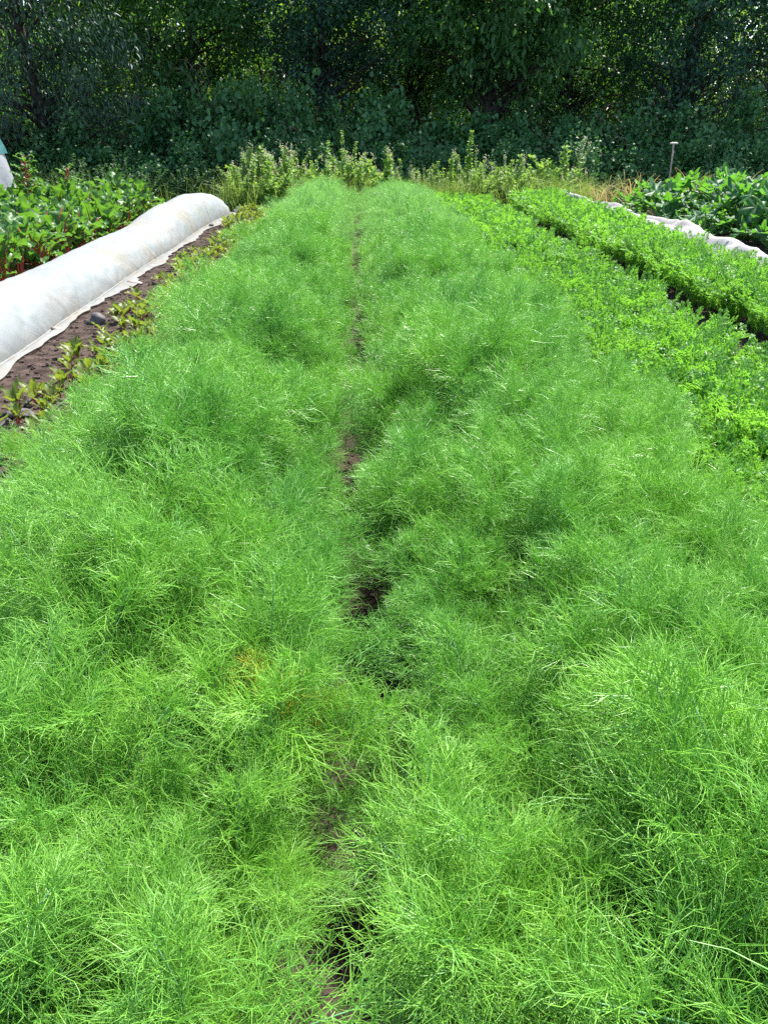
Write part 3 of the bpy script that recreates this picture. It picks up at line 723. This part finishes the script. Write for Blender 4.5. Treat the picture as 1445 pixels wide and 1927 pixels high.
for (x, y), lab in cl.items():
    low = 'dark' in lab
    leafy('courgette_plant', (x, y, 0), 26 if low else 46, CO, rng, lab, 'courgette', 'courgette plants on the right', 0.72 if low else rng.uniform(1.06, 1.2), 0.24, 0.10, (0.7, 1.15))

# dried garlic behind them
def strap_plant(g, n, h, w):
    mb = MB()
    for i in range(n):
        az = g.random() * 6.28; L = h * g.uniform(0.7, 1.2); k = 9; t = np.linspace(0, 1, k); ang = np.radians(5 + g.uniform(60, 175) * t ** 1.6)
        d = np.stack([np.sin(ang) * math.cos(az), np.sin(ang) * math.sin(az), np.cos(ang)], 1); p = np.concatenate([[[0, 0, 0]], np.cumsum(d * L / (k - 1), 0)[:-1]])
        p[:, 2] = np.maximum(p[:, 2], 0.005)
        ribbons(mb, p[None], [w * g.uniform(0.7, 1.3)], g, 0.2)
    return mb
SP = [strap_plant(rng, 9, 0.72, 0.024).mesh('garlic_plant', M['dry']) for _ in range(5)]
for i in range(46):
    x = rng.uniform(4.75, 9.4); y = rng.uniform(17.0, 18.4)
    o = place('garlic_plant', SP[rng.integers(5)], (x, y, 0), (0, 0, rng.random() * 6.28), rng.uniform(0.85, 1.25))
    tag(o, 'dried yellow-brown garlic plant with bent straw leaves behind the courgettes', 'garlic', 'dried garlic plants')

# T-handled tool
sp = empty('digging_fork', (6.62, 17.6, 0), R(8)); tag(sp, 'wooden T-handled garden fork standing upright behind the courgettes', 'garden fork')
mb = MB(); tube(mb, [(0.03, 0, 0.34), (0.015, 0, 0.9), (0, 0, 1.34)], [0.019, 0.017, 0.016], 10); place('shaft', mb.mesh('shaft', M['wood']), parent=sp)
mb = MB(); tube(mb, [(-0.085, 0, 1.352), (-0.05, 0, 1.356), (0.05, 0, 1.356), (0.085, 0, 1.352)], [0.015, 0.02, 0.02, 0.015], 10); place('grip', mb.mesh('grip', M['stone_pale']), parent=sp)
mb = MB(); tube(mb, [(0.03, 0, 0.34), (0.032, 0, 0.26)], [0.026, 0.02], 8); tube(mb, [(-0.07, 0, 0.25), (0.135, 0, 0.25)], 0.012, 6)
for q in (-0.07, 0.0, 0.065, 0.135): tube(mb, [(q, 0, 0.25), (q, 0.01, 0.12), (q, 0, -0.03)], [0.008, 0.007, 0.003], 6)
place('fork_head', mb.mesh('fork_head', M['steel']), parent=sp)

# ------------------------------------------------------------------ polytunnel at the left edge
pt = empty('polytunnel', (-8.52, 14.6, 0)); tag(pt, 'grey polythene tunnel with a blue-green net over its top, at the left edge', 'polytunnel')
def hoop(th, a=1.52, b=2.15, e=2 / 2.8):
    c, s = np.cos(th), np.sin(th); return a * np.sign(c) * np.abs(c) ** e, b * np.abs(s) ** e
th = np.linspace(0, np.pi, 90); y_ = np.linspace(-0.3, 2.8, 40); TH, YY = np.meshgrid(th, y_)
hx, hz = hoop(TH); wr = 0.03 * np.sin(YY * 7 + 3 * np.sin(TH * 4)) * (0.4 + np.abs(np.cos(TH))) 
mb = MB(); grid_mesh(mb, hx * (1 + wr * 0.4), YY, hz * (1 + wr * 0.3)); place('plastic_cover', mb.mesh('plastic_cover', M['poly']), parent=pt)
th2 = np.linspace(0.43, np.pi - 0.43, 60); TH2, YY2 = np.meshgrid(th2, np.linspace(-0.36, 2.84, 30)); hx, hz = hoop(TH2, 1.56, 2.2)
mb = MB(); grid_mesh(mb, hx + 0.01 * np.sin(YY2 * 9), YY2, hz + 0.01 * np.sin(TH2 * 30)); place('shade_net', mb.mesh('shade_net', M['net']), parent=pt)
# gathered front curtain
sx_ = np.linspace(-1, 1, 160); sz_ = np.linspace(0, 1, 24); SX, SZ = np.meshgrid(sx_, sz_)
hz1 = 2.12 * (1 - np.abs(SX) ** 2.8) ** (1 / 2.8)
mb = MB(); grid_mesh(mb, SX * 1.50, -0.26 + 0.05 * np.sin(SX * 46 + 2 * np.sin(SX * 9)) * (1 - 0.6 * SZ), SZ * hz1 + 0.01); place('front_curtain', mb.mesh('front_curtain', M['poly']), parent=pt)
hx, hz = hoop(np.linspace(0, np.pi, 30))
for q in (-0.3, 1.2, 2.7):
    mb = MB(); tube(mb, np.stack([hx * 0.985, 0 * hx + q + 0.04, hz * 0.985], 1), 0.018, 8); place('hoop', mb.mesh('hoop', M['steel']), parent=pt)

# ------------------------------------------------------------------ weeds along the headland
def leafset(mb, pos, d, s, g, T=LEAFT, F=LEAFF, mi=0, upj=0.6):
    n = len(pos); scatter(mb, T, F, pos, d, np.tile(UP, (n, 1)) + g.normal(size=(n, 3)) * upj, s, mi)
def spike_weed(g, h, n, ls, lean=0.08, flower=False, bush=0):
    """(stem mesh part, foliage mesh part)"""
    st = MB(); fo = MB(); stems = 1 + bush
    for b in range(stems):
        hh = h * (1 if b == 0 else g.uniform(0.55, 0.95)); k = 8; t = np.linspace(0, 1, k); az = g.random() * 6.28; le = lean if b == 0 else g.uniform(0.15, 0.85)
        path = np.stack([math.cos(az) * le * hh * t ** 1.3 + 0.015 * np.sin(t * 7), math.sin(az) * le * hh * t ** 1.3, hh * t], 1)
        tube(st, path, np.linspace(0.007, 0.002, k) * (h ** 0.5), 5)
        m = int(1.5 * n * hh / h); u = np.sort(g.uniform(0.12, 1, m)); p = np.stack([np.interp(u, t, path[:, i]) for i in range(3)], 1)
        a = np.arange(m) * 2.4 + g.normal(0, 0.3, m); d = np.stack([np.cos(a), np.sin(a), g.uniform(-0.1, 0.9, m)], 1)
        leafset(fo, p, d, 1.35 * ls * (1.1 - 0.7 * u) * g.uniform(0.7, 1.3, m), g)
        if flower:
            m = 24; p2 = p[-1] + g.normal(size=(m, 3)) * np.array([0.02, 0.02, 0.06]) * hh; leafset(fo, p2, g.normal(size=(m, 3)), 0.03, g, mi=1)
    return st, fo
def weed(name, x, y, rz, st, fo, mats, label, cat='weed', group='weeds along the far headland', s=1.0):
    r = empty(name, (x, y, 0), rz, s); tag(r, label, cat, group)
    place('stem', st.mesh('stem', mats[-1]), parent=r); place('foliage', fo.mesh('foliage', mats), parent=r)
    return r
g = rng
mw = [M['weed'], M['flower']]; mg = [M['weed_grey'], M['flower']]; md = [M['weed_dim'], M['flower']]
weed('tall_weed', 2.52, 18.9, 0, *spike_weed(g, 1.58, 190, 0.10, 0.02), mw, 'tallest upright leafy weed spike in the headland, right of the fennel')
weed('tall_weed', 2.10, 18.8, 0, *spike_weed(g, 1.15, 110, 0.11, 0.06), mw, 'second weed spike just left of the tallest one, right of the fennel')
weed('tall_weed', 2.32, 19.1, 0, *spike_weed(g, 1.1, 90, 0.10, 0.06, bush=1), mw, 'short pair of weed stems between the two leafy spikes')
weed('tall_weed', 5.15, 19.6, 0, *spike_weed(g, 1.4, 90, 0.09, 0.06, True, 2), mg, 'tall branched weed with seedy top standing behind the fleece end')
weed('tall_weed', 4.75, 19.3, 0, *spike_weed(g, 0.9, 90, 0.09, 0.12, False, 4), mw, 'rounded light green weed left of the branched weed by the fleece end')
for x, h, lab in ((-0.62, 1.40, 'nettle with the yellowest top behind the left fennel bed'), (-0.30, 1.58, 'tallest nettle behind the gap between the fennel beds'), (-0.05, 1.36, 'shorter nettle standing right of the tallest one')):
    weed('nettle', x, 19.4, 0, *spike_weed(g, h, 80, 0.10, 0.04, bush=1), mw, lab, 'nettle')
weed('bushy_weed', -2.42, 18.9, 0, *spike_weed(g, 1.25, 160, 0.11, 0.05, True, 9), mg, 'bushy grey-green weed right of the tunnel far end')
weed('bushy_weed', -1.95, 18.7, 1, *spike_weed(g, 1.1, 160, 0.10, 0.05, True, 9), mw, 'dense yellow-green bushy weed beside the far left corner of the fennel')
weed('bushy_weed', -1.55, 19.0, 2, *spike_weed(g, 1.3, 130, 0.09, 0.1, True, 8), mw, 'yellowish flowering weed leaning over the far left corner of the fennel')
weed('bushy_weed', -1.05, 19.1, 2, *spike_weed(g, 0.9, 110, 0.07, 0.1, False, 6), mw, 'low bright weed between the flowering weed and the nettles')
weed('bushy_weed', 3.15, 18.8, 1, *spike_weed(g, 0.85, 120, 0.09, 0.05, False, 6), mw, 'light green bushy weed right of the tallest spike, beyond the carrots')
weed('bushy_weed', 1.65, 18.6, 1, *spike_weed(g, 0.8, 120, 0.07, 0.05, True, 6), mw, 'bushy weed at the far right corner of the fennel')
weed('bushy_weed', 3.95, 19.0, 1, *spike_weed(g, 0.75, 120, 0.07, 0.05, False, 6), mw, 'soft green weed clump behind the far ends of the carrots')
pw_s, pw_f = spike_weed(g, 0.62, 34, 0.17, 0.05, False, 5)
weed('pale_weed', 0.45, 18.2, 0, pw_s, pw_f, mg, 'low weed with broad whitish leaves behind the end of the gap')
for i in range(14):
    x = rng.uniform(-7.4, -2.9); y = rng.uniform(18.6, 20.0)
    weed('ferny_weed', x, y, 0, *spike_weed(g, rng.uniform(0.7, 1.15), 120, 0.085, 0.08, False, 5), md, 'dim ferny green weed in the shade between chard and brambles', 'weed', 'shaded weeds behind the chard')
for i in range(46):
    x = rng.uniform(-2.7, 5.0); y = rng.uniform(18.0, 19.7); k_ = rng.random()
    if i < 6: wv_ = spike_weed(g, 0.95, 80, 0.07 + 0.012 * i, 0.08, i % 3 == 0, 7); place_ = None
    lab = 'tangled light green weed in the headland behind the left fennel bed' if x < 0 else ('tangled light green weed in the headland behind the right fennel bed' if x < 1.7 else 'tangled light green weed in the headland beyond the carrots')
    if i < 6:
        weed('bushy_weed', x, y, k_ * 6.28, *wv_, mw if i % 6 else mg, lab); WK = globals().setdefault('WK', []); WK.append([o for o in COL.objects if o.name.startswith('bushy_weed') and o.type == 'EMPTY'][-1])
    else:
        c = copy_tree(WK[i % 6]); c.location = (x, y, 0); c.rotation_euler = (0, 0, k_ * 6.28); c.scale = (rng.uniform(0.55, 1.35),) * 3; c['label'] = lab
# rough grass
mb = MB(); n = 15000
gx = np.concatenate([rng.uniform(-2.9, 5.4, int(n * 0.8)), rng.uniform(-8.5, 10, n - int(n * 0.8))]); gy = np.where(np.arange(n) < n * 0.8, rng.uniform(17.9, 20.2, n), rng.uniform(18.8, 21, n))
gh = (0.45 + 0.75 * np.clip(fbm(gx * 0.9, gy * 0.9, 3) + 0.35, 0, 1)) * rng.uniform(0.5, 1.2, n); az = rng.random(n) * 6.28; le = rng.uniform(0.1, 1.0, n) ** 1.3
P0 = np.stack([gx, gy, 0 * gx], 1); dr = np.stack([np.cos(az), np.sin(az), 0 * az], 1)
P1 = P0 + dr * (le * gh * 0.35)[:, None] + UP * (gh * 0.6)[:, None]; P2 = P0 + dr * (le * gh)[:, None] + UP * (gh * (1 - 0.35 * le))[:, None]
ribbons(mb, np.stack([P0, P1, P2], 1), rng.uniform(0.007, 0.016, n), rng, 0.15)
tag(place('rough_grass', mb.mesh('rough_grass', M['grass'])), 'rough yellow-green grass growing along the headland before the brambles', 'grass', kind='stuff')

# ------------------------------------------------------------------ brambles
def bramble(g, n=9000, nc=75):
    mb = MB(); c = norm(g.normal(size=(nc, 3))); c[:, 2] = np.abs(c[:, 2])
    rr = g.uniform(0.62, 1.0, nc) * (0.85 + 0.35 * np.sin(c[:, 0] * 5 + g.random() * 6) * np.sin(c[:, 1] * 4))
    C = c * rr[:, None] * np.array([1, 0.85, 1]); I = g.integers(0, nc, n)
    p = C[I] + g.normal(size=(n, 3)) * 0.13 * g.uniform(0.5, 1.2, nc)[I][:, None]; p[:, 2] = np.abs(p[:, 2])
    d = norm(c[I] * 0.6 + g.normal(size=(n, 3)) * 0.9 - UP * 0.1)
    scatter(mb, LEAFT * np.array([1.9, 1, 1]), LEAFF, p, d, c[I] * 1.1 + UP * 0.7 + g.normal(size=(n, 3)) * 0.5, 0.06 * g.uniform(0.6, 1.4, n))
    return mb.mesh('foliage', M['bramble'])
def canes(g, n=5):
    mb = MB()
    for i in range(n):
        az = g.random() * 6.28; L = g.uniform(0.8, 1.25); t = np.linspace(0, 1, 9)
        p = np.stack([math.cos(az) * L * t * 0.95, math.sin(az) * L * t * 0.8, 1.12 * np.sin(t * g.uniform(1.9, 2.7)) * L * 0.85], 1); p[:, 2] = np.maximum(p[:, 2], 0)
        tube(mb, p, np.linspace(0.005, 0.002, 9), 5)
    return mb.mesh('cane', M['cane'])
BR = [bramble(rng) for _ in range(5)]; CN = [canes(rng) for _ in range(3)]
bs = [(-6.6, 21.9, 1.5, 1.7), (-4.9, 22.3, 1.7, 2.5), (-3.2, 22.1, 1.7, 2.75), (-1.5, 22.2, 1.6, 2.45), (0.3, 22.3, 1.6, 2.35), (2.0, 22.2, 1.6, 2.15), (3.8, 22.1, 1.6, 1.95), (5.6, 22.1, 1.6, 1.95), (7.4, 22.0, 1.6, 2.0), (9.2, 21.9, 1.6, 2.05), (11.2, 22.0, 1.7, 2.2), (-8.6, 22, 1.6, 1.6),
      (-5.6, 20.9, 1.1, 1.15), (-4.0, 20.9, 1.2, 1.35), (-2.4, 20.9, 1.2, 1.5), (-0.8, 20.8, 1.1, 1.45), (0.8, 20.8, 1.1, 1.3), (2.4, 20.8, 1.15, 1.25), (4.0, 20.7, 1.15, 1.25), (5.6, 20.6, 1.15, 1.3), (7.2, 20.5, 1.15, 1.3), (8.8, 20.4, 1.15, 1.35), (10.3, 20.3, 1.15, 1.3)]
def blabel(x, h):
    if h > 1.55:
        if x < -5.5: return 'dark bramble bush below the drooping tree at the left'
        if x < -2: return 'tall bramble mound left of the middle, behind the white tunnel end'
        if x < 2.5: return 'tall bramble bush behind the middle of the fennel beds'
        return 'dark bramble bank under the trees at the right, upper part'
    if x < -3: return 'low bramble bush in the shade behind the chard'
    if x < 3: return 'low bramble bush behind the weeds beyond the fennel'
    return 'low bramble bush behind the fork and the courgettes'
for i, (x, y, w, h) in enumerate(bs):
    y += 0.6
    r = empty('bramble_bush', (x, y, 0)); tag(r, blabel(x, h), 'bramble', 'brambles along the wood edge')
    f = place('foliage', BR[i % 5], (0, 0, 0), (0, 0, rng.random() * 6.28), (w, w, h), r)
    place('cane', CN[i % 3], (0, 0, 0), (0, 0, rng.random() * 6.28), (w, w, h), r)

# ------------------------------------------------------------------ trees
def tree(name, x, y, h, rad, z0, mat, label, g, leaf=0.11, nfine=11000, ncoarse=1900, trunk=0.2, shape=1.0, droop=0.3, asp=(1.2, 1.0), zcut=6.2):
    r = empty(name, (x, y, 0)); tag(r, label, 'tree', 'trees of the wood edge')
    cz = (h + z0) / 2; hz = (h - z0) / 2
    tb = MB(); k = 10; t = np.linspace(0, 1, k); bx = 0.25 * np.sin(t * 3 + g.random() * 6)
    path = np.stack([bx, 0.2 * np.sin(t * 2.4), t * h * 0.82], 1); path[0, :2] = 0
    tube(tb, path, trunk * (1 - 0.85 * t) * np.where(t < 0.05, 1.35, 1), 10)
    nc = 260
    c = norm(g.normal(size=(nc, 3))); rr = g.random(nc) ** 0.33; rr = np.maximum(rr, 0.45)
    C = c * rr[:, None] * np.array([rad, rad, hz]) + np.array([0, 0, cz]); C += 0.25 * g.normal(size=C.shape)
    lim = np.argsort(C[:, 2])[:46] if nc > 60 else range(nc)
    for i in list(lim)[::1] + list(g.integers(0, nc, 24)):
        e = C[i]; s0 = np.clip(e[2] / (h * 0.82) - 0.12 + g.normal(0, 0.06), 0.12, 0.95)
        b0 = np.array([np.interp(s0, t, path[:, q]) for q in range(3)]); mid = (b0 + e) / 2 + np.array([0, 0, 0.25]) + g.normal(size=3) * 0.15
        u = np.linspace(0, 1, 7)[:, None]; pp = (1 - u) ** 2 * b0 + 2 * u * (1 - u) * mid + u ** 2 * e
        tube(tb, pp, np.linspace(trunk * 0.22, 0.008, 7), 5, cap=False)
    place('trunk', tb.mesh('trunk', M['bark']), parent=r)
    mb = MB()
    for fine in (True, False):
        sel = np.where(C[:, 2] < zcut)[0] if fine else np.where(C[:, 2] >= zcut - 0.3)[0]
        if not len(sel): continue
        n = nfine if fine else ncoarse; I = sel[g.integers(0, len(sel), n)]
        sp_ = np.array([0.27, 0.27, 0.19]) if fine else np.array([0.55, 0.55, 0.4])
        p = C[I] + g.normal(size=(n, 3)) * sp_
        out = norm(C[I] - np.array([0, 0, cz])); d = norm(out * 0.5 + g.normal(size=(n, 3)) * 0.55 - UP * droop)
        s = (leaf if fine else 0.34) * g.uniform(0.65, 1.3, n)
        scatter(mb, LEAFT * np.array([shape, 1, 1]), LEAFF, p, d, UP + out * 0.5 + g.normal(size=(n, 3)) * 0.5, s)
    place('crown', mb.mesh('crown', mat), parent=r)
g = rng
tree('drooping_tree', -8.3, 23.0, 8.6, 2.7, 0.5, M['willow'], 'grey-green tree at the left with foliage drooping almost to the ground', g, 0.15, 15000, shape=0.62, droop=1.1, trunk=0.22)
tree('broadleaf_tree', -4.8, 26.4, 9.6, 3.0, 2.4, M['tree'], 'tree with dark hollow crown above the left bramble mound', g, 0.14, 14000, trunk=0.16)
tree('broadleaf_tree', -0.70, 25.8, 9.6, 2.8, 2.4, M['tree_dark'], 'tree with a thick dark bare trunk left of the middle', g, 0.13, 11000, trunk=0.2)
tree('broadleaf_tree', 4.1, 25.2, 9.2, 2.9, 1.9, M['tree'], 'broadleaf tree with long hanging leaves reaching low, right of the middle', g, 0.19, 12000, shape=0.85, droop=0.7, trunk=0.22)
tree('broadleaf_tree', 1.6, 27.6, 10.5, 2.7, 1.9, M['tree'], 'tree filling the top middle between two darker crowns', g, 0.12, 11000)
tree('broadleaf_tree', 9.8, 25.4, 9, 2.9, 1.6, M['tree_dark'], 'dark blue-green tree filling the upper right corner', g, 0.13, 12000, trunk=0.25)
tree('broadleaf_tree', 7.0, 27.6, 10.5, 2.8, 1.6, M['tree'], 'green tree with bright gaps left of the dark corner tree', g, 0.12, 11000)
tree('broadleaf_tree', 12.8, 25.2, 10.0, 2.8, 1.6, M['tree_dark'], 'dark tree at the right edge beyond the corner tree', g, 0.12, 6000)
tree('broadleaf_tree', -12.4, 25.0, 10.0, 2.8, 1.2, M['willow'], 'grey tree at the left edge beyond the drooping tree', g, 0.13, 6000)
for i, x in enumerate((-15.5, -11, -6.8, -2.6, 1.8, 6.0, 10.5, 15.5)):
    tree('broadleaf_tree', x + rng.normal(0, 0.4), 32 + rng.normal(0, 0.8), 5.9, 2.7, 0.4, M['sunny'], 'sunlit yellow-green tree glimpsed through gaps deep in the wood', g, 0.17, 6500, 1500, asp=(1, 1))
# hazel and elder scrub standing in the dark between the trunks
for i, (x, y) in enumerate(((-10, 27.5), (-6.9, 28.2), (-3.2, 28), (-0.6, 29), (2.6, 29.2), (5.6, 28.8), (9.0, 28.2), (12.5, 28.0))):
    tree('woodland_shrub', x, y, 4.6 + 0.5 * (i % 3), 2.3, 0.1, M['tree_dark'] if i % 2 else M['tree'], 'dark scrubby shrub filling the gloom between the trunks', g, 0.13, 5500, 1500, trunk=0.07)
mb = MB(); n = 24000; px = rng.uniform(-26, 28, n); py = rng.uniform(22.6, 44, n)
scatter(mb, LEAFT * np.array([1.6, 1, 1]), LEAFF, np.stack([px, py, 0.05 + 0.25 * rng.random(n)], 1), rng.normal(size=(n, 3)), np.tile(UP, (n, 1)) + rng.normal(size=(n, 3)) * 0.5, 0.28 * rng.uniform(0.7, 1.3, n))
tag(place('ivy', mb.mesh('ivy', M['tree_dark'])), 'dark ivy and nettles covering the ground under the trees', 'ground cover', kind='stuff')
# a last dense belt behind everything
mb = MB(); n = 60000; px = rng.uniform(-34, 38, n); pz = 9.5 * rng.random(n); py = 39 + rng.normal(0, 2.0, n) + 1.5 * np.sin(px * 0.9)
scatter(mb, LEAFT * np.array([1.4, 1, 1]), LEAFF, np.stack([px, py, pz], 1), rng.normal(size=(n, 3)) - UP * 0.3, np.tile(UP, (n, 1)) + rng.normal(size=(n, 3)) * 0.6, 0.5 * rng.uniform(0.7, 1.3, n))
tag(place('far_woodland', mb.mesh('far_woodland', M['tree'])), 'dense green woodland closing the view behind the trees', 'woodland', kind='stuff')
